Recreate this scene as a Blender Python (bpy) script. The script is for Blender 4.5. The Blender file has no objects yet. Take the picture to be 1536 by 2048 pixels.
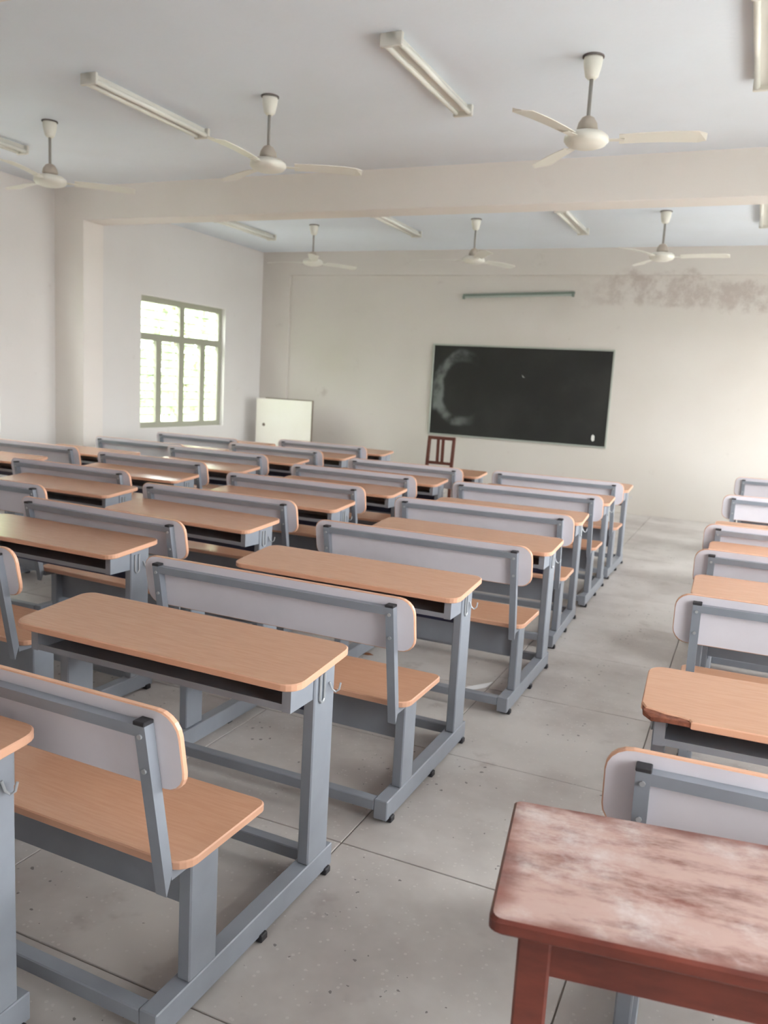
import bpy, bmesh, math, random
from mathutils import Matrix, Vector, Euler
random.seed(7)
S = bpy.context.scene
COL = S.collection

# ---------------------------------------------------------------- camera
cam_d = bpy.data.cameras.new('camera')
cam = bpy.data.objects.new('camera', cam_d); COL.objects.link(cam)
cam_d.sensor_fit = 'VERTICAL'; cam_d.sensor_height = 36.0; cam_d.lens = 28.905
CR = Vector((0.91015889, 0.41047492, 0.05586716)); CU = Vector((-0.11390381, 0.11830671, 0.98642255)); CF = Vector((-0.39829226, 0.90416473, -0.15443256))
m3 = Matrix((CR, CU, -CF)).transposed()
cam.matrix_world = Matrix.Translation((0, 0, 1.5513)) @ m3.to_4x4()
cam_d.clip_start = 0.05; cam_d.clip_end = 300
cam_d.dof.use_dof = True; cam_d.dof.focus_distance = 2.3; cam_d.dof.aperture_fstop = 4.6
S.camera = cam

# ---------------------------------------------------------------- world (bright overcast sky), exposure
SKY = 5.0
wd = bpy.data.worlds.new('overcast'); S.world = wd; wd.use_nodes = True
bg = wd.node_tree.nodes['Background']; bg.inputs[0].default_value = (0.98, 0.957, 1.0, 1); bg.inputs[1].default_value = SKY
S.view_settings.view_transform = 'Standard'; S.view_settings.look = 'None'
S.view_settings.exposure = 2.55; S.view_settings.gamma = 1.0; S.view_settings.use_curve_mapping = False
S.cycles.max_bounces = 12; S.cycles.diffuse_bounces = 7; S.cycles.glossy_bounces = 4; S.cycles.transparent_max_bounces = 16
S.cycles.use_denoising = True; S.cycles.use_adaptive_sampling = True; S.cycles.adaptive_threshold = 0.025; S.cycles.sample_clamp_indirect = 8.0
S.cycles.caustics_reflective = False; S.cycles.caustics_refractive = False

# ---------------------------------------------------------------- room dimensions (metres; Y runs to the blackboard wall)
XL, XR, YF, YB, H = -7.30, 1.80, 11.38, -1.6, 3.467
WT = 0.24
WZ0, WZ1 = 0.79, 2.50
LEFT_WINS = [(8.53, 10.37), (4.50, 6.34)]
RIGHT_WINS = [(7.65, 10.75), (3.2, 6.5), (0.05, 2.2)]

def portal(x, y0, y1, z0, z1, side):
    l = bpy.data.lights.new('window_portal', 'AREA'); l.shape = 'RECTANGLE'
    l.size = z1 - z0; l.size_y = y1 - y0; l.cycles.is_portal = True
    o = bpy.data.objects.new('window_portal', l); COL.objects.link(o)
    o.location = (x, (y0 + y1) / 2, (z0 + z1) / 2); o.rotation_euler = (0, math.radians(-90 if side < 0 else 90), 0)
for a, b in LEFT_WINS: portal(XL - 0.22, a, b, WZ0, WZ1, -1)
for a, b in RIGHT_WINS: portal(XR + 0.22, a, b, WZ0, WZ1, 1)

# ================================================================ helpers
def lin(r, g, b):
    f = lambda c: (c / 255 / 12.92) if c / 255 <= 0.04045 else ((c / 255 + 0.055) / 1.055) ** 2.4
    return (f(r), f(g), f(b), 1)
MATS = {}
def mat(name, color, rough=0.6, metal=0.0, noise=None, spec=0.5):
    """principled material; noise=(scale, second colour, amount, detail, stretch)"""
    m = bpy.data.materials.new(name); m.use_nodes = True; MATS[name] = m
    nt = m.node_tree; p = nt.nodes['Principled BSDF']
    p.inputs['Base Color'].default_value = color; p.inputs['Roughness'].default_value = rough
    p.inputs['Metallic'].default_value = metal; p.inputs['Specular IOR Level'].default_value = spec
    if noise:
        sc, c2, amt, det, st = noise
        tc = nt.nodes.new('ShaderNodeTexCoord'); mp = nt.nodes.new('ShaderNodeMapping'); mp.inputs['Scale'].default_value = st
        nz = nt.nodes.new('ShaderNodeTexNoise'); nz.inputs['Scale'].default_value = sc; nz.inputs['Detail'].default_value = det
        rp = nt.nodes.new('ShaderNodeValToRGB'); rp.color_ramp.elements[0].position = 0.5 - 0.5 * (1 - amt) * 0.6; rp.color_ramp.elements[1].position = 0.5 + 0.5 * (1 - amt) * 0.6
        rp.color_ramp.elements[0].color = color; rp.color_ramp.elements[1].color = c2
        nt.links.new(tc.outputs['Object'], mp.inputs[0]); nt.links.new(mp.outputs[0], nz.inputs['Vector'])
        nt.links.new(nz.outputs[0], rp.inputs[0]); nt.links.new(rp.outputs[0], p.inputs['Base Color'])
    return m
class NT:
    """tiny node-graph builder"""
    def __init__(s, m): s.t = m.node_tree; s.p = s.t.nodes['Principled BSDF']
    def n(s, typ, **kw):
        o = s.t.nodes.new('ShaderNode' + typ)
        for k, v in kw.items(): setattr(o, k, v)
        return o
    def l(s, a, b): s.t.links.new(a, b)
    def math(s, op, a, b=0.0, clamp=False):
        o = s.n('Math', operation=op); o.use_clamp = clamp
        for i, v in enumerate((a, b)):
            if isinstance(v, (int, float)): o.inputs[i].default_value = v
            else: s.l(v, o.inputs[i])
        return o.outputs[0]
    def mix(s, fac, a, b):
        o = s.n('Mix', data_type='RGBA')
        for sock, v in ((o.inputs[0], fac), (o.inputs[6], a), (o.inputs[7], b)):
            if isinstance(v, (int, float, tuple)): sock.default_value = v
            else: s.l(v, sock)
        return o.outputs[2]
    def ramp(s, v, p0, p1):
        o = s.n('MapRange'); o.clamp = True; o.interpolation_type = 'SMOOTHSTEP'
        s.l(v, o.inputs[0]); o.inputs[1].default_value = p0; o.inputs[2].default_value = p1
        return o.outputs[0]
    def noise(s, vec, scale, detail=3.0, rough=0.5):
        o = s.n('TexNoise'); o.inputs['Scale'].default_value = scale; o.inputs['Detail'].default_value = detail; o.inputs['Roughness'].default_value = rough
        s.l(vec, o.inputs['Vector']); return o.outputs[0]
    def coord(s, which='Object', scale=None):
        o = s.n('TexCoord').outputs[which]
        if scale:
            mp = s.n('Mapping'); mp.inputs['Scale'].default_value = scale; s.l(o, mp.inputs[0]); o = mp.outputs[0]
        return o
    def world(s): return s.n('NewGeometry').outputs['Position']

def bm_obj(name, bm, mats, parent=None, smooth=False):
    me = bpy.data.meshes.new(name); bm.normal_update(); bm.to_mesh(me); bm.free()
    for m in (mats if isinstance(mats, (list, tuple)) else [mats]): me.materials.append(m)
    if smooth:
        for p in me.polygons: p.use_smooth = True
    o = bpy.data.objects.new(name, me); COL.objects.link(o)
    if parent: o.parent = parent
    return o
def tag(o, label=None, cat=None, group=None, kind=None):
    if label: o['label'] = label
    if cat: o['category'] = cat
    if group: o['group'] = group
    if kind: o['kind'] = kind
    return o
def empty(name, loc=(0, 0, 0), rz=0.0):
    o = bpy.data.objects.new(name, None); COL.objects.link(o); o.location = loc; o.rotation_euler = (0, 0, rz); o.empty_display_size = 0.1
    return o
def box(bm, x0, x1, y0, y1, z0, z1, bev=0.0, mi=0):
    vs = [bm.verts.new((x, y, z)) for x in (x0, x1) for y in (y0, y1) for z in (z0, z1)]
    fs = [bm.faces.new([vs[i] for i in q]) for q in ((0, 1, 3, 2), (4, 6, 7, 5), (0, 4, 5, 1), (2, 3, 7, 6), (0, 2, 6, 4), (1, 5, 7, 3))]
    for f in fs: f.material_index = mi
    if bev > 0:
        es = list({e for f in fs for e in f.edges})
        bmesh.ops.bevel(bm, geom=es, offset=bev, segments=1, affect='EDGES', profile=0.5)
    return vs
def BX(*a, **k):
    bm = bmesh.new(); box(bm, *a, **k); return bm
def hexa(bm, pts, mi=0):
    """8 points in the order of box()"""
    vs = [bm.verts.new(p) for p in pts]
    for q in ((0, 1, 3, 2), (4, 6, 7, 5), (0, 4, 5, 1), (2, 3, 7, 6), (0, 2, 6, 4), (1, 5, 7, 3)):
        bm.faces.new([vs[i] for i in q]).material_index = mi
def tube(bm, pts, r, n=8, closed=False):
    pts = [Vector(p) for p in pts]; rings = []
    k = len(pts); prev = None
    for i, p in enumerate(pts):
        a = pts[i - 1] if (i > 0 or closed) else p
        b = pts[(i + 1) % k] if (i < k - 1 or closed) else p
        d = (b - a).normalized()
        if prev is None: u = d.orthogonal().normalized()
        else: u = (prev - d * prev.dot(d)).normalized()
        prev = u; w = d.cross(u)
        rings.append([bm.verts.new(p + (u * math.cos(2 * math.pi * j / n) + w * math.sin(2 * math.pi * j / n)) * r) for j in range(n)])
    for i in range(k if closed else k - 1):
        A, B = rings[i], rings[(i + 1) % k]
        for j in range(n): bm.faces.new((A[j], A[(j + 1) % n], B[(j + 1) % n], B[j]))
    if not closed:
        bm.faces.new(rings[0][::-1]); bm.faces.new(rings[-1])
def lathe(bm, prof, n=24, mi=0, cap=True):
    """prof: (r, z) pairs from top to bottom about the z axis"""
    rings = [[bm.verts.new((r * math.cos(2 * math.pi * j / n), r * math.sin(2 * math.pi * j / n), z)) for j in range(n)] for r, z in prof]
    for A, B in zip(rings, rings[1:]):
        for j in range(n): bm.faces.new((A[j], B[j], B[(j + 1) % n], A[(j + 1) % n])).material_index = mi
    if cap:
        bm.faces.new(rings[0]).material_index = mi; bm.faces.new(rings[-1][::-1]).material_index = mi
def rrect(x0, x1, y0, y1, rad, seg=5):
    """outline of a rounded rectangle; rad = one radius or four (x0y0, x1y0, x1y1, x0y1)"""
    if not isinstance(rad, (tuple, list)): rad = (rad,) * 4
    out = []
    for (cx, cy, a0), r in zip(((x0, y0, 180), (x1, y0, 270), (x1, y1, 0), (x0, y1, 90)), rad):
        ox = cx + (r if cx == x0 else -r); oy = cy + (r if cy == y0 else -r)
        for k in range(seg + 1):
            a = math.radians(a0 + 90 * k / seg); out.append((ox + r * math.cos(a), oy + r * math.sin(a)))
    return out
def slab(bm, outline, t, fn, mi_top=0, mi_bot=0, mi_edge=1, ease=0.003):
    """board of thickness t with eased rims; fn(u, v, h) -> xyz with h the height across the thickness (0..t)"""
    c = Vector((sum(p[0] for p in outline) / len(outline), sum(p[1] for p in outline) / len(outline)))
    def ring(h, inset):
        r = []
        for p in outline:
            q = Vector(p); d = c - q; L = d.length
            r.append(bm.verts.new(fn(*(q + Vector((math.copysign(min(inset, abs(d.x)), d.x), math.copysign(min(inset, abs(d.y)), d.y)))), h)))
        return r
    R = [ring(0, ease), ring(ease, 0), ring(t - ease, 0), ring(t, ease)]
    n = len(outline)
    bm.faces.new(R[0][::-1]).material_index = mi_bot; bm.faces.new(R[3]).material_index = mi_top
    for A, B in zip(R, R[1:]):
        for j in range(n): bm.faces.new((A[j], A[(j + 1) % n], B[(j + 1) % n], B[j])).material_index = mi_edge
def copy_tree(o, parent=None):
    c = o.copy(); COL.objects.link(c); c.parent = parent
    for ch in list(o.children): copy_tree(ch, c)
    return c

# ================================================================ materials
def wall_mat(name, base, stain, stain_z=None, seed=0.0):
    m = mat(name, base, 0.75, spec=0.25); g = NT(m); pos = g.world()
    mp = g.n('Mapping'); mp.inputs['Location'].default_value = (seed, seed * 2, 0); g.l(pos, mp.inputs[0]); v = mp.outputs[0]
    c = g.mix(g.ramp(g.noise(v, 0.55, 4), 0.35, 0.75), base, tuple(0.93 * base[i] * (1.0, 0.985, 0.965)[i] for i in range(3)) + (1,))
    c = g.mix(g.math('MULTIPLY', g.ramp(g.noise(v, 3.2, 6, 0.65), 0.62, 0.80), 0.35), c, stain)
    if stain_z:
        sp = g.n('SeparateXYZ'); g.l(pos, sp.inputs[0])
        zc, zw, x0, x1 = stain_z
        edge = g.math('MULTIPLY', g.math('SUBTRACT', g.noise(v, 1.6, 5, 0.6), 0.5), 0.7)
        d = g.math('ABSOLUTE', g.math('SUBTRACT', g.math('ADD', sp.outputs[2], edge), zc))
        band = g.math('SUBTRACT', 1.0, g.ramp(d, zw * 0.6, zw))
        band = g.math('MULTIPLY', band, g.ramp(sp.outputs[0], x0, x1))
        fl = g.ramp(g.noise(v, 5.0, 6, 0.7), 0.35, 0.62)
        c = g.mix(g.math('MULTIPLY', g.math('MULTIPLY', band, fl), 0.5), c, stain)
    bp = g.n('Bump'); bp.inputs['Strength'].default_value = 0.12; bp.inputs['Distance'].default_value = 0.01
    g.l(g.noise(pos, 22, 4), bp.inputs['Height']); g.l(bp.outputs[0], g.p.inputs['Normal'])
    g.l(c, g.p.inputs['Base Color']); return m
M_WALL = wall_mat('wall_paint', lin(224, 221, 219), lin(176, 164, 156), seed=3.1)
M_WALLF = wall_mat('front_wall_paint', lin(212, 206, 200), lin(158, 140, 133), stain_z=(2.90, 0.24, -2.6, -1.6), seed=0.4)
M_CEIL = wall_mat('ceiling_paint', lin(229, 236, 245), lin(216, 222, 230), seed=8.0)
M_BEAM = wall_mat('beam_paint', lin(232, 227, 222), lin(214, 208, 202), seed=5.0)

def floor_mat():
    m = mat('terrazzo', lin(170, 164, 158), 0.42, spec=0.4); g = NT(m); v = g.world()
    c = g.mix(g.ramp(g.noise(v, 1.3, 5, 0.6), 0.38, 0.68), lin(200, 194, 190), lin(172, 164, 160))
    c = g.mix(g.math('MULTIPLY', g.ramp(g.noise(v, 4.2, 4, 0.6), 0.60, 0.75), 0.5), c, lin(150, 139, 134))
    wn = g.n('TexNoise'); wn.inputs['Scale'].default_value = 45; wn.inputs['Detail'].default_value = 3; g.l(v, wn.inputs['Vector'])
    wsub = g.n('VectorMath', operation='MULTIPLY_ADD'); g.l(wn.outputs['Color'], wsub.inputs[0]); wsub.inputs[1].default_value = (0.022, 0.022, 0.022); g.l(v, wsub.inputs[2])
    vo = g.n('TexVoronoi'); vo.inputs['Scale'].default_value = 32; g.l(wsub.outputs[0], vo.inputs['Vector'])
    sepc = g.n('SeparateColor'); g.l(vo.outputs['Color'], sepc.inputs[0])
    size = g.math('MULTIPLY', g.math('MULTIPLY', g.ramp(sepc.outputs[0], 0.45, 1.0), g.ramp(g.noise(v, 2.2, 2), 0.35, 0.65)), 0.24)
    chip = g.math('LESS_THAN', vo.outputs['Distance'], size)
    c = g.mix(g.math('MULTIPLY', chip, 0.75), c, lin(96, 90, 88))
    vo2 = g.n('TexVoronoi'); vo2.inputs['Scale'].default_value = 60; g.l(v, vo2.inputs['Vector'])
    sepc2 = g.n('SeparateColor'); g.l(vo2.outputs['Color'], sepc2.inputs[0])
    chip2 = g.math('LESS_THAN', vo2.outputs['Distance'], g.math('MULTIPLY', g.ramp(sepc2.outputs[1], 0.5, 1.0), 0.3))
    c = g.mix(g.math('MULTIPLY', chip2, 0.35), c, lin(218, 213, 208))
    g.l(c, g.p.inputs['Base Color'])
    g.l(g.math('ADD', 0.34, g.math('MULTIPLY', g.noise(v, 2.0, 3), 0.25)), g.p.inputs['Roughness'])
    return m
M_FLOOR = floor_mat()
M_JOINT = mat('floor_joint', lin(132, 124, 119), 0.9)

def laminate(name, a, b, rough):
    m = mat(name, a, rough, spec=0.6); g = NT(m)
    oi = g.n('ObjectInfo'); v = g.coord('Object', (2.5, 30, 30))
    off = g.n('VectorMath', operation='ADD'); g.l(v, off.inputs[0]); g.l(oi.outputs['Location'], off.inputs[1])
    n1 = g.noise(off.outputs[0], 4.0, 5, 0.6)
    c = g.mix(g.ramp(n1, 0.3, 0.7), a, b)
    hv = g.n('HueSaturation'); g.l(c, hv.inputs['Color']); g.l(g.math('ADD', 0.93, g.math('MULTIPLY', oi.outputs['Random'], 0.14)), hv.inputs['Value'])
    g.l(hv.outputs[0], g.p.inputs['Base Color']); return m
M_TOP = laminate('beech_laminate', lin(200, 154, 126), lin(193, 145, 117), 0.24)
M_EDGE = mat('beech_edge_band', lin(216, 166, 138), 0.4)
M_BACKLAM = mat('grey_backing_laminate', lin(226, 220, 227), 0.42, noise=(6, lin(220, 214, 221), 0.3, 3, (1, 1, 1)))
M_STEEL = mat('grey_painted_steel', lin(144, 149, 158), 0.36, noise=(9, lin(135, 139, 148), 0.2, 4, (1, 1, 1)))
M_STEEL_IN = mat('grey_box_steel', lin(118, 116, 112), 0.5)
M_NAVY = mat('navy_painted_rail', lin(42, 48, 78), 0.5)
M_RUBBER = mat('black_plastic', lin(46, 44, 48), 0.6)
M_WIRE = mat('bright_wire', lin(176, 178, 182), 0.4, metal=0.4)
M_CHIP = mat('chipped_particle_board', lin(150, 92, 70), 0.9, noise=(60, lin(108, 62, 48), 0.4, 4, (1, 1, 1)))
M_FANW = mat('fan_cream_enamel', lin(226, 224, 214), 0.4)
M_FANG = mat('fan_beige_plastic', lin(178, 168, 156), 0.6)
M_ROD = mat('fan_rod_steel', lin(150, 146, 142), 0.45)
M_DARKHOLE = mat('ceiling_rose_grey', lin(112, 106, 104), 0.8)
M_BATTEN = mat('batten_white', lin(214, 212, 204), 0.45)
M_TUBE = mat('unlit_tube_glass', lin(236, 236, 228), 0.25)
M_GREENBAR = mat('green_grey_batten', lin(128, 140, 130), 0.6)
M_GREENTUBE = mat('dusty_tube', lin(176, 184, 176), 0.5)
M_WINFRAME = mat('window_frame_olive', lin(166, 166, 150), 0.5)
M_GRILLE = mat('grille_paint', lin(168, 168, 156), 0.5)
M_CREAM = mat('cream_steel', lin(240, 237, 230), 0.25, noise=(1.5, lin(234, 229, 218), 0.2, 3, (1, 1, 1)))
M_TRIMDK = mat('dark_edge_trim', lin(126, 112, 100), 0.6)
M_CHAIR = mat('dark_red_wood', lin(104, 56, 44), 0.5, noise=(5, lin(84, 42, 34), 0.2, 4, (1, 1, 8)))
M_BOARDFRAME = mat('aluminium_trim', lin(176, 180, 172), 0.4, metal=0.3)
M_PAPER = mat('white_paper', lin(238, 238, 240), 0.8)
M_LEAF = mat('dry_leaf', lin(150, 100, 66), 0.8)
M_CHALK = mat('chalk', lin(215, 215, 210), 0.9)
def glass_mat():
    m = bpy.data.materials.new('window_glass'); m.use_nodes = True; nt = m.node_tree; nt.nodes.clear()
    o = nt.nodes.new('ShaderNodeOutputMaterial'); t = nt.nodes.new('ShaderNodeBsdfTransparent'); gl = nt.nodes.new('ShaderNodeBsdfGlossy'); mx = nt.nodes.new('ShaderNodeMixShader')
    t.inputs[0].default_value = (0.93, 0.96, 0.94, 1); gl.inputs['Roughness'].default_value = 0.05; mx.inputs[0].default_value = 0.06
    nt.links.new(t.outputs[0], mx.inputs[1]); nt.links.new(gl.outputs[0], mx.inputs[2]); nt.links.new(mx.outputs[0], o.inputs[0]); return m
M_GLASS = glass_mat()
def old_wood(name, scuffed):
    m = mat(name, lin(112, 52, 40), 0.42, spec=0.5); g = NT(m)
    v = g.coord('Object', (2.2, 7, 7)); vo = g.coord('Object')
    c = g.mix(g.ramp(g.noise(v, 3.5, 6, 0.6), 0.3, 0.7), lin(96, 42, 33), lin(120, 56, 43))
    if scuffed:
        s1 = g.ramp(g.noise(v, 2.6, 9, 0.72), 0.26, 0.58)
        se = g.n('SeparateXYZ'); g.l(vo, se.inputs[0])
        ed = g.math('MINIMUM', g.math('MINIMUM', se.outputs[0], g.math('SUBTRACT', 1.12, se.outputs[0])), g.math('MINIMUM', se.outputs[1], g.math('SUBTRACT', 0.385, se.outputs[1])))
        rim = g.math('ADD', 0.25, g.math('MULTIPLY', g.ramp(g.math('ADD', ed, g.math('MULTIPLY', g.math('SUBTRACT', g.noise(vo, 14, 5), 0.5), 0.09)), -0.005, 0.045), 0.75))
        s1 = g.math('MULTIPLY', s1, rim)
        c = g.mix(g.math('MULTIPLY', s1, 0.85), c, lin(196, 166, 157))
        s2 = g.ramp(g.noise(vo, 5.5, 8, 0.7), 0.45, 0.7)
        c = g.mix(g.math('MULTIPLY', g.math('MULTIPLY', s2, rim), 0.7), c, lin(216, 208, 206))
        g.l(g.math('ADD', 0.28, g.math('MULTIPLY', g.noise(v, 6, 5), 0.4)), g.p.inputs['Roughness'])
    g.l(c, g.p.inputs['Base Color']); return m
M_OLDTOP = old_wood('scuffed_red_wood', True)
M_OLDWOOD = old_wood('red_varnished_wood', False)
def board_mat():
    m = mat('blackboard_paint', lin(38, 38, 37), 0.5, spec=0.35); g = NT(m); v = g.coord('Object')   # object origin = board centre, x along wall, z up
    sp = g.n('SeparateXYZ'); g.l(v, sp.inputs[0]); x, z = sp.outputs[0], sp.outputs[2]
    dx = g.math('DIVIDE', g.math('SUBTRACT', x, -0.80), 0.86); dz = g.math('SUBTRACT', z, 0.03)
    r = g.math('SQRT', g.math('ADD', g.math('MULTIPLY', dx, dx), g.math('MULTIPLY', dz, dz)))
    wob = g.math('MULTIPLY', g.math('SUBTRACT', g.noise(v, 2.5, 3), 0.5), 0.14)
    band = g.math('SUBTRACT', 1.0, g.ramp(g.math('ABSOLUTE', g.math('SUBTRACT', g.math('ADD', r, wob), 0.47)), 0.03, 0.10))
    left = g.math('SUBTRACT', 1.0, g.ramp(x, -0.95, -0.55))
    bx_ = g.math('SUBTRACT', 1.0, g.ramp(g.math('ABSOLUTE', g.math('ADD', g.math('ADD', x, wob), 1.17)), 0.05, 0.11))
    bz_ = g.math('SUBTRACT', 1.0, g.ramp(g.math('ABSOLUTE', g.math('ADD', g.math('ADD', z, wob), 0.02)), 0.20, 0.30))
    band = g.math('MAXIMUM', band, g.math('MULTIPLY', bx_, bz_))
    sm = g.math('MULTIPLY', g.math('MULTIPLY', band, left), g.ramp(g.noise(v, 3.4, 3), 0.3, 0.6))
    c = g.mix(g.math('MULTIPLY', sm, 0.55), lin(38, 38, 37), lin(150, 156, 154))
    haze = g.math('MULTIPLY', g.ramp(g.noise(v, 1.2, 4), 0.4, 0.8), 0.10)
    c = g.mix(haze, c, lin(110, 112, 108))
    g.l(c, g.p.inputs['Base Color']); return m
M_BOARD = board_mat()
M_GROUND = mat('pale_bounce_concrete', lin(196, 194, 192), 0.9, noise=(2, lin(180, 180, 176), 0.2, 4, (1, 1, 1)))  # concrete yard, colour lightened to bounce daylight up to the ceiling
M_LEAFG = mat('foliage_green', lin(192, 206, 172), 0.6, noise=(3, lin(168, 190, 146), 0.2, 2, (1, 1, 1)))
M_BARK = mat('bark', lin(110, 92, 74), 0.9)

# ================================================================ setting
# floor: bed plus square terrazzo slabs with recessed joints
fl = bm_obj('floor', BX(XL, XR, YB, YF, -0.12, -0.005), M_JOINT)
tag(fl, 'grey speckled terrazzo floor of large square slabs', 'floor', kind='structure')
TX, TY, GX, GY, G = 0.829, 0.84, -1.12, 1.50, 0.005
i0 = math.floor((XL - GX) / TX); i1 = math.ceil((XR - GX) / TX); j0 = math.floor((YB - GY) / TY); j1 = math.ceil((YF - GY) / TY)
full = None
for i in range(i0, i1):
    for j in range(j0, j1):
        x0, x1 = max(XL, GX + i * TX), min(XR, GX + (i + 1) * TX); y0, y1 = max(YB, GY + j * TY), min(YF, GY + (j + 1) * TY)
        if x1 - x0 < 0.03 or y1 - y0 < 0.03: continue
        w, h = x1 - x0 - G, y1 - y0 - G; cx, cy = (x0 + x1) / 2, (y0 + y1) / 2
        isfull = abs(x1 - x0 - TX) < 1e-4 and abs(y1 - y0 - TY) < 1e-4
        if isfull and full:
            o = bpy.data.objects.new('floor_tile', full); COL.objects.link(o); o.parent = fl
        else:
            o = bm_obj('floor_tile', BX(-w / 2, w / 2, -h / 2, h / 2, -0.02, 0.0, bev=0.0015), M_FLOOR, fl)
            if isfull: full = o.data
        o.location = (cx, cy, random.uniform(-0.0004, 0.0))

tag(bm_obj('ceiling', BX(XL - WT, XR + WT, YB - WT, YF + WT, H, H + 0.15), M_CEIL), 'pale grey painted flat ceiling', 'ceiling', kind='structure')
tag(bm_obj('wall_front', BX(XL - WT, XR + WT, YF, YF + WT, -0.12, H), M_WALLF), 'off-white stained wall behind the blackboard', 'wall', kind='structure')
tag(bm_obj('wall_back', BX(XL - WT, XR + WT, YB - WT, YB, -0.12, H), M_WALL), 'off-white wall behind the viewer', 'wall', kind='structure')
def side_wall(name, xa, xb, wins, label):
    bm = bmesh.new(); ys = YB
    for a, b in sorted(wins):
        box(bm, xa, xb, ys, a, -0.12, H); box(bm, xa, xb, a, b, -0.12, WZ0); box(bm, xa, xb, a, b, WZ1, H); ys = b
    box(bm, xa, xb, ys, YF, -0.12, H)
    tag(bm_obj(name, bm, M_WALL), label, 'wall', kind='structure')
side_wall('wall_left', XL - WT, XL, LEFT_WINS, 'off-white side wall with the grilled window')
side_wall('wall_right', XR, XR + WT, RIGHT_WINS, 'off-white side wall beyond the desks across the aisle')
# cross beam, pillars, beam and column along the blackboard wall
BY = 7.10
tag(bm_obj('trim_1', BX(XL, XR, BY, BY + 0.30, 3.115, H), M_BEAM), 'wide painted ceiling beam crossing the room', 'beam', kind='structure')
tag(bm_obj('trim_2', BX(XL, XL + 0.42, BY, BY + 0.30, 0, 3.115), M_BEAM), 'off-white pillar under the beam beside the grilled window', 'pillar', kind='structure')
tag(bm_obj('trim_3', BX(XR - 0.2, XR, BY, BY + 0.30, 0, 3.115), M_BEAM), 'off-white pillar carrying the beam beyond the aisle desks', 'pillar', kind='structure')
tag(bm_obj('trim_4', BX(XL + 0.5, XR, YF - 0.04, YF, 3.12, H), M_WALLF), 'shallow edge beam above the blackboard wall', 'beam', kind='structure')
tag(bm_obj('trim_5', BX(XL, XL + 0.5, YF - 0.04, YF, 0, H), M_WALLF), 'shallow corner column behind the cream board', 'pillar', kind='structure')
tag(bm_obj('trim_6', BX(XL, XR, 2.55, 2.85, 3.115, H), M_BEAM), 'painted ceiling beam overhead near the viewer', 'beam', kind='structure')

# windows: frame, mullions, transom, grille bars, glass panes
def window(idx, side, y0, y1, label, lights=4):
    sx = -1 if side < 0 else 1
    xw = XL if side < 0 else XR
    xa, xb = sorted((xw + sx * 0.07, xw + sx * 0.13)); xc = (xa + xb) / 2
    root = empty('window_%d' % idx, (xc, (y0 + y1) / 2, WZ0)); hw = (y1 - y0) / 2; hh = WZ1 - WZ0
    tag(root, label, 'window', kind='structure')
    d = (xb - xa) / 2; f = 0.075; zt = 1.15
    bm = bmesh.new()
    box(bm, -d, d, -hw, -hw + f, 0, hh); box(bm, -d, d, hw - f, hw, 0, hh); box(bm, -d, d, -hw + f, hw - f, 0, f); box(bm, -d, d, -hw + f, hw - f, hh - f, hh)
    bm_obj('window_frame', bm, M_WINFRAME, root)
    bm_obj('transom', BX(-d, d, -hw + f, hw - f, zt, zt + 0.09), M_WINFRAME, root)
    bm_obj('mullion', BX(-d, d, -0.05, 0.05, zt + 0.09, hh - f), M_WINFRAME, root)
    ms = [-0.5 * hw - 0.02, 0.0, 0.5 * hw + 0.02]
    for k in ms:
        bm_obj('mullion', BX(-d, d, k - 0.055, k + 0.055, f, zt), M_WINFRAME, root)
    edges = [-hw + f] + [e for k in ms for e in (k - 0.055, k + 0.055)] + [hw - f]
    for q in range(4):
        a, b = edges[2 * q], edges[2 * q + 1]
        bm_obj('pane', BX(-0.003 - sx * 0.012, 0.003 - sx * 0.012, a, b, f, zt), M_GLASS, root)
    for a, b in ((-hw + f, -0.05), (0.05, hw - f)):
        bm_obj('pane', BX(-0.003 - sx * 0.012, 0.003 - sx * 0.012, a, b, zt + 0.09, hh - f), M_GLASS, root)
    xg = sx * 0.022
    gm = None
    z = f + 0.10
    while z < hh - f - 0.03:
        if not (zt - 0.02 < z < zt + 0.11):
            if gm is None:
                b2 = bmesh.new(); tube(b2, [(0, -hw + f, 0), (0, hw - f, 0)], 0.010, 6); g = bm_obj('grille_bar', b2, M_GRILLE, root); gm = g.data
            else:
                g = bpy.data.objects.new('grille_bar', gm); COL.objects.link(g); g.parent = root
            g.location = (xg, 0, z)
        z += 0.105
window(1, -1, *LEFT_WINS[0], 'bright olive-framed grilled window beside the corner')
window(2, -1, *LEFT_WINS[1], 'olive-framed grilled window before the pillar')
window(3, 1, *RIGHT_WINS[0], 'wide grilled window across the aisle by the blackboard wall')
window(4, 1, *RIGHT_WINS[1], 'wide grilled window across the aisle in the middle')
window(5, 1, *RIGHT_WINS[2], 'wide grilled window across the aisle by the old table')

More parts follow.
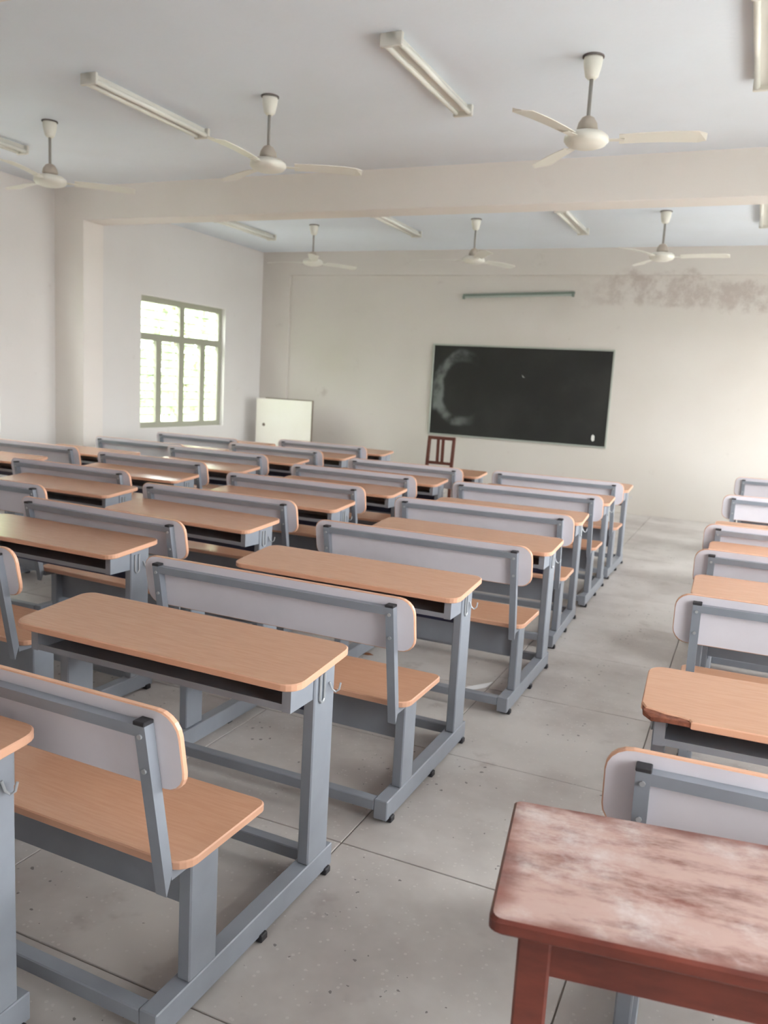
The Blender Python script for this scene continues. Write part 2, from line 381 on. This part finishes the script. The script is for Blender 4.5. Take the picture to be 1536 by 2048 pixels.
# outdoors
tag(bm_obj('ground', BX(-70, 70, -60, 80, -0.55, -0.45), M_GROUND), 'pale concrete yard outside the windows, lightened to bounce daylight indoors', 'ground', kind='structure')
def tree(x, y, h, r, label):
    root = empty('tree', (x, y, -0.45)); rnd = random.Random(int(x * 10 + y))
    bm = bmesh.new(); tube(bm, [(0, 0, 0), (0.08, 0.05, h * 0.3), (-0.05, 0.1, h * 0.62), (0, 0, h * 0.85)], 0.14, 8); bm_obj('trunk', bm, M_BARK, root)
    vs, fs = [], []
    for k in range(4200):
        a, b = rnd.uniform(0, 2 * math.pi), math.acos(rnd.uniform(-1, 1)); q = r * rnd.uniform(0.45, 1) ** 0.6
        c = Vector((q * math.sin(b) * math.cos(a), q * math.sin(b) * math.sin(a), h * 0.55 + 0.95 * q * math.cos(b)))
        s = rnd.uniform(0.13, 0.26); R = Euler((rnd.uniform(0, 6), rnd.uniform(0, 6), rnd.uniform(0, 6))).to_matrix()
        i = len(vs)
        vs += [tuple(c + R @ Vector(p)) for p in ((-s, 0, 0), (0, -s * 0.4, 0.02), (s, 0, 0), (0, s * 0.4, 0.02))]; fs.append((i, i + 1, i + 2, i + 3))
    me = bpy.data.meshes.new('foliage'); me.from_pydata(vs, [], fs); me.materials.append(M_LEAFG)
    o = bpy.data.objects.new('foliage', me); COL.objects.link(o); o.parent = root; o['kind'] = 'stuff'
    tag(root, label, 'tree')
tree(-12.6, 16.0, 5.0, 2.6, 'pale green leafy tree outside the grilled window')
tree(-11.8, 10.4, 4.6, 2.5, 'added daylight-blocking bushy tree outside, straight across from the grilled window')  # this and the next two trees are added to cut daylight from the left
tree(-11.8, 5.0, 4.6, 2.5, 'added daylight-blocking bushy tree outside, beyond the pillar')
tree(-12.0, -0.4, 4.8, 2.5, 'added daylight-blocking bushy tree outside the window wall, close to the viewer')

# ================================================================ desk with attached bench
def shear(y): return 0.72 + (y - 0.475) / 0.338 * 0.03
def post_y(z): return -0.004 - 0.185 * (z - 0.403)
DESK_T = 0.022
def desktop_mesh(root, chipped=False):
    bm = bmesh.new(); out = rrect(-0.54, 0.54, 0.475, 0.813, (0.05, 0.05, 0.045, 0.045))
    if chipped:
        out = [p for p in out if not (p[0] < -0.46 and p[1] < 0.56)]
        out = out + [(-0.54, 0.545), (-0.527, 0.517), (-0.505, 0.512), (-0.475, 0.500), (-0.440, 0.496), (-0.415, 0.488), (-0.408, 0.475)]
    slab(bm, out, DESK_T, lambda u, v, h: (u, v, shear(v) - DESK_T + h))
    o = bm_obj('desktop', bm, [M_TOP, M_EDGE], root)
    if chipped:
        bm = bmesh.new()
        slab(bm, [(-0.538, 0.55), (-0.532, 0.505), (-0.51, 0.485), (-0.47, 0.478), (-0.405, 0.477), (-0.40, 0.5), (-0.46, 0.53)], 0.014, lambda u, v, h: (u, v, shear(v) - DESK_T + 0.001 + h + 0.003 * math.sin(90 * u)), 0, 0, 0, 0.002)
        tag(bm_obj('chipped_corner', bm, M_CHIP, o), 'broken desktop corner with bare brown core')
    return o
def make_desk():
    r = empty('school_desk')
    desktop_mesh(r)
    # book box, open towards the sitter
    bm = bmesh.new(); z0 = 0.622; t = 0.004
    box(bm, -0.498, 0.498, 0.52, 0.77, z0, z0 + t)
    box(bm, -0.498, 0.498, 0.766, 0.77, z0 + t, shear(0.766) - DESK_T - 0.001)
    box(bm, -0.498, 0.498, 0.52, 0.524, z0 + t, z0 + 0.020)
    for s in (-1, 1):
        xa, xb = sorted((s * 0.499, s * 0.470))
        pts = []
        for x in (xa, xb):
            for y in (0.519, 0.77): pts += [(x, y, z0 - 0.002), (x, y, shear(y) - DESK_T - 0.0005)]
        hexa(bm, pts)
    bm_obj('book_box', bm, M_STEEL, r)
    for s in (-1, 1):
        a, b = sorted((s * 0.468, s * 0.506))
        bm_obj('desk_leg', BX(a, b, 0.645, 0.765, 0.088, shear(0.645) - DESK_T - 0.002, bev=0.004), M_STEEL, r)
        bm_obj('seat_leg', BX(a, b, 0.080, 0.188, 0.088, 0.42, bev=0.004), M_STEEL, r)
        # runner with feet
        a, b = sorted((s * 0.455, s * 0.507))
        ru = bm_obj('runner', BX(a, b, -0.040, 0.800, 0.015, 0.088, bev=0.003), M_STEEL, r)
        for y in (0.0, 0.40, 0.765):
            a2, b2 = sorted((s * 0.468, s * 0.516))
            bm_obj('rubber_foot', BX(a2, b2, y - 0.016, y + 0.016, 0.0, 0.022, bev=0.003), M_RUBBER, ru)
        # leaning back post
        xa, xb = sorted((s * 0.479, s * 0.509)); bm = bmesh.new(); pts = []
        for x in (xa, xb):
            for dy, zb in ((-0.015, 0.372), (0.015, 0.425)):
                pts += [(x, post_y(zb) + dy, zb), (x, post_y(0.812) + dy, 0.812)]
        hexa(bm, pts); po = bm_obj('back_post', bm, M_STEEL, r)
        bm = bmesh.new(); y = post_y(0.816)
        box(bm, xa - 0.001, xb + 0.001, y - 0.016, y + 0.016, 0.810, 0.820, bev=0.002); bm_obj('post_cap', bm, M_RUBBER, po)
        for zb in (0.70, 0.785):
            bm = bmesh.new(); y = post_y(zb) - 0.0145
            tube(bm, [(s * 0.494, y - 0.005, zb), (s * 0.494, y + 0.004, zb)], 0.006, 8); bm_obj('bolt', bm, M_WIRE, po)
        # bracket below the seat
        a, b = sorted((s * 0.474, s * 0.502))
        bm_obj('seat_bracket', BX(a, b, 0.012, 0.08, 0.398, 0.421), M_STEEL, r)
        # wire bag hook on the outer face of the desk leg
        bm = bmesh.new(); x = s * 0.510
        tube(bm, [(x, 0.668, 0.690), (x, 0.668, 0.612), (x, 0.676, 0.603), (x, 0.688, 0.603), (x, 0.694, 0.612), (x, 0.694, 0.690)], 0.004, 6)
        tube(bm, [(x, 0.725, 0.652), (x + s * 0.008, 0.728, 0.630), (x + s * 0.018, 0.733, 0.622), (x + s * 0.027, 0.738, 0.630), (x + s * 0.029, 0.742, 0.650)], 0.0032, 6)
        bm_obj('bag_hook', bm, M_WIRE, r)
    for y in (-0.02, 0.735):
        bm_obj('cross_bar', BX(-0.455, 0.455, y - 0.02, y + 0.02, 0.044, 0.084, bev=0.003), M_STEEL, r)
    bm_obj('seat_panel', BX(-0.468, 0.468, 0.122, 0.126, 0.257, 0.42), M_STEEL, r)
    bm_obj('apron_rail', BX(-0.468, 0.468, 0.70, 0.725, 0.555, 0.616), M_NAVY, r)
    bm = bmesh.new(); slab(bm, rrect(-0.537, 0.537, 0.012, 0.359, (0.05, 0.05, 0.03, 0.03)), 0.022, lambda u, v, h: (u, v, 0.4215 + h)); bm_obj('seat', bm, [M_TOP, M_EDGE], r)
    # backrest board: grey laminate behind, beech in front and on the rim
    bm = bmesh.new(); out = rrect(-0.573, 0.573, 0.645, 0.843, 0.055)
    slab(bm, out, 0.018, lambda u, v, h: (u, post_y(v) + 0.0335 - h, v), mi_top=0, mi_bot=2, mi_edge=1); bm_obj('backrest', bm, [M_BACKLAM, M_EDGE, M_TOP], r)
    bm = bmesh.new(); pts = []
    for x in (-0.479, 0.479):
        for dy in (-0.014, 0.0145):
            for z in (0.782, 0.810): pts.append((x, post_y(z) + dy, z))
    hexa(bm, pts); bm_obj('back_rail', bm, M_STEEL, r)
    return r

COLS = {
 'U': 'row along the aisle',
 'V': 'second row from aisle',
 'W': 'third row from aisle',
 'X': 'row beside window wall',
 'R': 'short row across the aisle',
}
ORD = ['first', 'second', 'third', 'fourth', 'fifth', 'sixth', 'seventh']
SPOTS = {
 'U': [(-1.912, 0.480, 0.0), (-1.601, 1.401, -0.014), (-1.537, 2.557, -0.010), (-1.437, 3.752, -0.006), (-1.478, 4.887, 0.033), (-1.496, 6.036, 0.008), (-1.507, 7.116, -0.005)],
 'V': [(-3.106, 2.335, -0.025), (-3.003, 3.262, -0.060), (-2.956, 4.205, -0.007), (-2.956, 5.13, -0.001), (-2.952, 6.06, -0.003), (-2.881, 6.99, -0.006)],
 'W': [(-4.359, 3.66, -0.001), (-4.533, 4.585, 0.001), (-4.55, 5.505, 0.0), (-4.606, 6.50, 0.0), (-4.53, 7.42, 0.0), (-4.472, 8.335, 0.0)],
 'X': [(-6.15, 4.58, 0.0), (-5.984, 5.585, 0.0), (-5.688, 6.685, 0.0), (-5.808, 7.802, 0.0)],
 'R': [(0.366, 1.758, 0.043), (0.376, 3.268, 0.016), (0.378, 4.31, -0.003), (0.371, 5.234, 0.0), (0.413, 7.006, 0.0), (0.46, 8.80, 0.0)],
}
proto = make_desk(); first = True
for cname, lst in SPOTS.items():
    for k, (x, y, th) in enumerate(lst):
        o = proto if first else copy_tree(proto); first = False
        o.location = (x, y, 0); o.rotation_euler = (0, 0, th)
        where = 'desk ' + ORD[k] + ' from viewer' if k < len(lst) - 1 else 'last desk before front wall'
        lab = 'tan-topped grey steel bench desk, %s, %s' % (COLS[cname], where)
        if cname == 'R' and k == 0:
            lab = 'school desk with chipped tan top and attached bench, first across the aisle'
            for c in list(o.children):
                if c.name.split('.')[0] == 'desktop': bpy.data.objects.remove(c)
            desktop_mesh(o, True)
        tag(o, lab, 'school desk', 'two-seat school desks with benches')

# ================================================================ old wooden table
def old_table():
    L, D, ZT, T = 1.12, 0.385, 0.76, 0.026
    r = empty('wooden_table', (-0.283, 1.120, 0), math.radians(9.2))
    bm = bmesh.new(); out = rrect(0, L, 0, D, (0.018, 0.012, 0.012, 0.010), 4)
    slab(bm, out, T, lambda u, v, h: (u, v, ZT - T + h), 0, 1, 1, 0.005); bm_obj('tabletop', bm, [M_OLDTOP, M_OLDWOOD], r)
    for x in (0.045, L - 0.095):
        for y in (0.04, D - 0.085):
            bm_obj('table_leg', BX(x, x + 0.052, y, y + 0.048, 0, ZT - T, bev=0.004), M_OLDWOOD, r)
    za, zb = ZT - T - 0.085, ZT - T - 0.001
    for y in (0.05, D - 0.075):
        bm_obj('apron', BX(0.097, L - 0.095, y, y + 0.022, za, zb), M_OLDWOOD, r)
    for x in (0.06, L - 0.082):
        bm_obj('apron', BX(x, x + 0.022, 0.088, D - 0.085, za, zb), M_OLDWOOD, r)
    bm_obj('stretcher', BX(0.097, L - 0.095, D - 0.075, D - 0.05, 0.14, 0.18), M_OLDWOOD, r)
    tag(r, 'old reddish wooden table with a scuffed whitened top', 'table')
old_table()

# ================================================================ blackboard wall
bx0, bx1, bz0, bz1 = -4.37, -1.79, 0.85, 2.16
bb = empty('blackboard', ((bx0 + bx1) / 2, YF, (bz0 + bz1) / 2)); hw, hh = (bx1 - bx0) / 2, (bz1 - bz0) / 2
bm_obj('writing_surface', BX(-hw + 0.01, hw - 0.01, -0.022, -0.001, -hh + 0.01, hh - 0.01), M_BOARD, bb)
for a in ((-hw, hw, hh - 0.022, hh), (-hw, hw, -hh, -hh + 0.022), (-hw, -hw + 0.022, -hh + 0.022, hh - 0.022), (hw - 0.022, hw, -hh + 0.022, hh - 0.022)):
    bm_obj('frame_strip', BX(a[0], a[1], -0.030, -0.001, a[2], a[3], bev=0.002), M_BOARDFRAME, bb)
for (u, w), pts in (((1.10, -0.53), [(0, 0.05), (0.022, 0.03), (0.024, -0.03), (0, -0.045), (-0.02, -0.02), (-0.018, 0.03)]), ((0.07, 0.25), [(-0.02, 0.02), (0.0, -0.012), (0.024, -0.022), (0.004, -0.002)])):
    bm = bmesh.new(); slab(bm, pts[::-1], 0.0012, lambda p, q, h, u=u, w=w: (u + p, -0.0222 - h, w + q), 0, 0, 0, 0.0004); bm_obj('chalk_mark', bm, M_CHALK, bb)
tag(bb, 'large black chalkboard with a grey smear, hung on the far wall', 'blackboard')

# batten light above the board, hung slightly out of level
bl = empty('batten_light', (-3.18, YF - 0.0, 2.853)); bl.rotation_euler = (0, -math.radians(1.72), 0)
bm_obj('batten_body', BX(-0.785, 0.785, -0.045, -0.002, -0.004, 0.03, bev=0.004), M_GREENBAR, bl)
bm = bmesh.new(); tube(bm, [(-0.75, -0.058, -0.018), (0.75, -0.058, -0.018)], 0.014, 10); bm_obj('tube', bm, M_GREENTUBE, bl)
for x in (-0.77, 0.77): bm_obj('tube_holder', BX(x - 0.014, x + 0.014, -0.075, -0.03, -0.04, 0.002, bev=0.003), M_GREENBAR, bl)
tag(bl, 'dusty green-grey tube light fixed on the wall above the blackboard', 'tube light')

# cream board standing in the corner on splayed legs
cb = empty('standing_board', (-6.565, 10.90, 0))
bm_obj('board_panel', BX(-0.495, 0.485, 0.0, 0.022, 0.10, 1.222, bev=0.003), M_CREAM, cb)
bm_obj('edge_trim', BX(-0.33, 0.497, -0.003, 0.026, 1.2225, 1.236), M_TRIMDK, cb)
bm_obj('edge_trim', BX(0.4855, 0.497, -0.003, 0.026, 0.10, 1.2220), M_TRIMDK, cb)
bm = bmesh.new(); tube(bm, [(-0.35, 0.0005, 0.82), (-0.35, -0.008, 0.82)], 0.024, 12); bm_obj('round_knob', bm, M_TRIMDK, cb)
for x in (-0.40, 0.36):
    bm = bmesh.new(); hexa(bm, [(x, 0.023, 1.0), (x, 0.023, 1.05), (x, 0.05, 1.0), (x, 0.05, 1.05), (x + 0.04, 0.023, 1.0), (x + 0.04, 0.023, 1.05), (x + 0.04, 0.05, 1.0), (x + 0.04, 0.05, 1.05)])
    hexa(bm, [(x, 0.26, 0.0), (x, 0.023, 1.0), (x, 0.29, 0.0), (x, 0.05, 1.0), (x + 0.04, 0.26, 0.0), (x + 0.04, 0.023, 1.0), (x + 0.04, 0.29, 0.0), (x + 0.04, 0.05, 1.0)])
    bm_obj('rear_leg', bm, M_CHAIR, cb); bm_obj('front_foot', BX(x, x + 0.04, 0.0, 0.022, 0.0, 0.10), M_CHAIR, cb)
tag(cb, 'glossy cream board with dark edging standing in the far corner', 'board')

# wooden chair under the board
ch = empty('wooden_chair', (-3.915, 10.30, 0))
for s in (-1, 1):
    a, b = sorted((s * 0.16, s * 0.20))
    bm = bmesh.new(); pts = []
    for x in (a, b):
        for y in (0.36, 0.40): pts += [(x, y, 0), (x, y, 0.44)]
    hexa(bm, pts); pts = []
    for x in (a, b):
        for y in (0.36, 0.40): pts += [(x, y, 0.44), (x, y + 0.05, 0.87)]
    hexa(bm, pts); bm_obj('back_leg', bm, M_CHAIR, ch)
    bm_obj('front_leg', BX(a, b, 0.0, 0.04, 0, 0.43), M_CHAIR, ch)
    bm_obj('side_rail', BX(a + 0.008, b - 0.008, 0.04, 0.36, 0.37, 0.43), M_CHAIR, ch)
    bm_obj('back_slat', BX(s * 0.035 - 0.022, s * 0.035 + 0.022, 0.385, 0.397, 0.52, 0.83), M_CHAIR, ch).rotation_euler = (0, 0, 0)
bm_obj('chair_seat', BX(-0.205, 0.205, -0.02, 0.36, 0.43, 0.455, bev=0.006), M_CHAIR, ch)
bm_obj('top_rail', BX(-0.16, 0.16, 0.378, 0.402, 0.825, 0.87), M_CHAIR, ch).location = (0, 0.028, 0)
bm_obj('lower_rail', BX(-0.16, 0.16, 0.370, 0.394, 0.485, 0.525), M_CHAIR, ch)
bm_obj('front_rail', BX(-0.16, 0.16, 0.008, 0.032, 0.37, 0.43), M_CHAIR, ch)
tag(ch, 'dark red wooden chair with slatted back under the blackboard corner', 'chair')

# ================================================================ ceiling fans
def make_fan():
    r = empty('ceiling_fan')
    bm = bmesh.new(); lathe(bm, [(0.062, 0), (0.062, -0.008)], 20); bm_obj('ceiling_rose', bm, M_DARKHOLE, r)
    bm = bmesh.new(); lathe(bm, [(0.052, -0.0085), (0.055, -0.02), (0.05, -0.06), (0.038, -0.11), (0.022, -0.125)], 24); bm_obj('canopy', bm, M_FANW, r, True)
    bm = bmesh.new(); tube(bm, [(0, 0, -0.12), (0, 0, -0.345)], 0.011, 10); bm_obj('down_rod', bm, M_ROD, r, True)
    bm = bmesh.new(); lathe(bm, [(0.016, -0.325), (0.035, -0.335), (0.054, -0.365), (0.06, -0.395), (0.048, -0.412)], 24); bm_obj('rod_cup', bm, M_FANG, r, True)
    bm = bmesh.new(); lathe(bm, [(0.05, -0.410), (0.10, -0.420), (0.125, -0.440), (0.128, -0.462), (0.112, -0.482), (0.07, -0.497), (0.02, -0.501)], 32); bm_obj('motor_housing', bm, M_FANW, r, True)
    for k in range(3):
        bm = bmesh.new(); A = 2 * math.pi * k / 3; n = 10; top = []; bot = []
        for i in range(n + 1):
            t = i / n; x = 0.185 + t * 0.475
            w = 0.052 + 0.018 * t - (0.04 * max(0, (t - 0.93) / 0.07) ** 2)
            for s, tilt in ((-1, 1), (1, 1)):
                z = -0.452 - 0.010 * s + 0.006 * math.sin(math.pi * t)
                top.append((x, s * w, z)); bot.append((x, s * w, z - 0.004))
        V = [bm.verts.new(p) for p in top + bot]; o = len(top)
        for i in range(n):
            a, b, c, d = 2 * i, 2 * i + 1, 2 * i + 3, 2 * i + 2
            bm.faces.new((V[a], V[d], V[c], V[b])); bm.faces.new((V[o + a], V[o + b], V[o + c], V[o + d]))
            bm.faces.new((V[a], V[o + a], V[o + d], V[d])); bm.faces.new((V[b], V[c], V[o + c], V[o + b]))
        bm.faces.new((V[0], V[1], V[o + 1], V[o])); bm.faces.new((V[2 * n], V[o + 2 * n], V[o + 2 * n + 1], V[2 * n + 1]))
        b = bm_obj('blade', bm, M_FANW, r); b.rotation_euler = (0, 0, A)
        bk = bm_obj('blade_bracket', BX(0.10, 0.215, -0.022, 0.022, -0.461, -0.457), M_FANW, b)
    return r
fans = [(-1.08, 5.06, 8, 'cream ceiling fan closest above the aisle, before the beam'),
        (-3.31, 5.16, 30, 'cream ceiling fan between two tube lights, middle one before the beam'),
        (-5.40, 5.21, 45, 'ceiling fan near the window wall, before the beam'),
        (-1.08, 9.24, 0, 'ceiling fan above the right end of the blackboard, beyond the beam'),
        (-3.17, 9.35, 62, 'ceiling fan above the left end of the blackboard, beyond the beam'),
        (-5.33, 9.42, 60, 'ceiling fan near the cream corner board, beyond the beam')]
fp = make_fan()
for k, (x, y, a, lab) in enumerate(fans):
    o = fp if k == 0 else copy_tree(fp)
    o.location = (x, y, H); o.rotation_euler = (0, 0, math.radians(a)); tag(o, lab, 'ceiling fan', 'ceiling fans')

# ceiling tube lights (switched off)
def make_light():
    r = empty('tube_light')
    bm_obj('batten_body', BX(-0.032, 0.032, -0.625, 0.625, -0.045, 0.0, bev=0.004), M_BATTEN, r)
    for s in (-1, 1):
        bm = bmesh.new(); tube(bm, [(s * 0.045, -0.60, -0.052), (s * 0.045, 0.60, -0.052)], 0.017, 12); bm_obj('tube', bm, M_TUBE, r, True)
    for y in (-0.612, 0.612):
        bm_obj('tube_holder', BX(-0.068, 0.068, y - 0.013, y + 0.013, -0.075, -0.001, bev=0.004), M_BATTEN, r)
    return r
lights = [(-2.07, 5.05, 'twin tube light on the ceiling between the two closest fans'),
          (-4.27, 5.07, 'twin tube light on the ceiling toward the window wall, before the beam'),
          (-6.25, 5.10, 'tube light cut by the picture edge, by the window wall'),
          (-0.17, 5.03, 'tube light cut by the picture edge above the aisle, before the beam'),
          (-2.08, 9.42, 'far tube light beyond the beam, nearest the blackboard'),
          (-4.16, 9.36, 'far tube light beyond the beam, between two far fans'),
          (-6.30, 9.36, 'far tube light beyond the beam, above the grilled window'),
          (-0.13, 9.25, 'far tube light beyond the beam at the picture edge')]
lp = make_light()
for k, (x, y, lab) in enumerate(lights):
    o = lp if k == 0 else copy_tree(lp)
    o.location = (x, y, H); tag(o, lab, 'tube light', 'ceiling tube lights')

# ================================================================ small litter on the floor
bm = bmesh.new(); hexa(bm, [(-1.235, 3.89, 0.0005), (-1.235, 3.89, 0.002), (-1.22, 3.97, 0.004), (-1.22, 3.97, 0.0055), (-1.13, 4.02, 0.0005), (-1.13, 4.02, 0.002), (-1.115, 4.10, 0.010), (-1.115, 4.10, 0.0115)])
tag(bm_obj('paper_scrap', bm, M_PAPER), 'white paper scrap lying on the floor under the aisle desks', 'paper')
bm = bmesh.new(); slab(bm, [(-0.05, 0), (-0.02, -0.018), (0.02, -0.016), (0.05, 0.004), (0.02, 0.02), (-0.02, 0.016)], 0.003, lambda u, v, h: (-1.90 + u, 4.16 + v, 0.0005 + h + 4 * v * v), 0, 0, 0, 0.001)
tag(bm_obj('dry_leaf', bm, M_LEAF), 'small brown dry leaf on the floor beneath a desk', 'leaf')
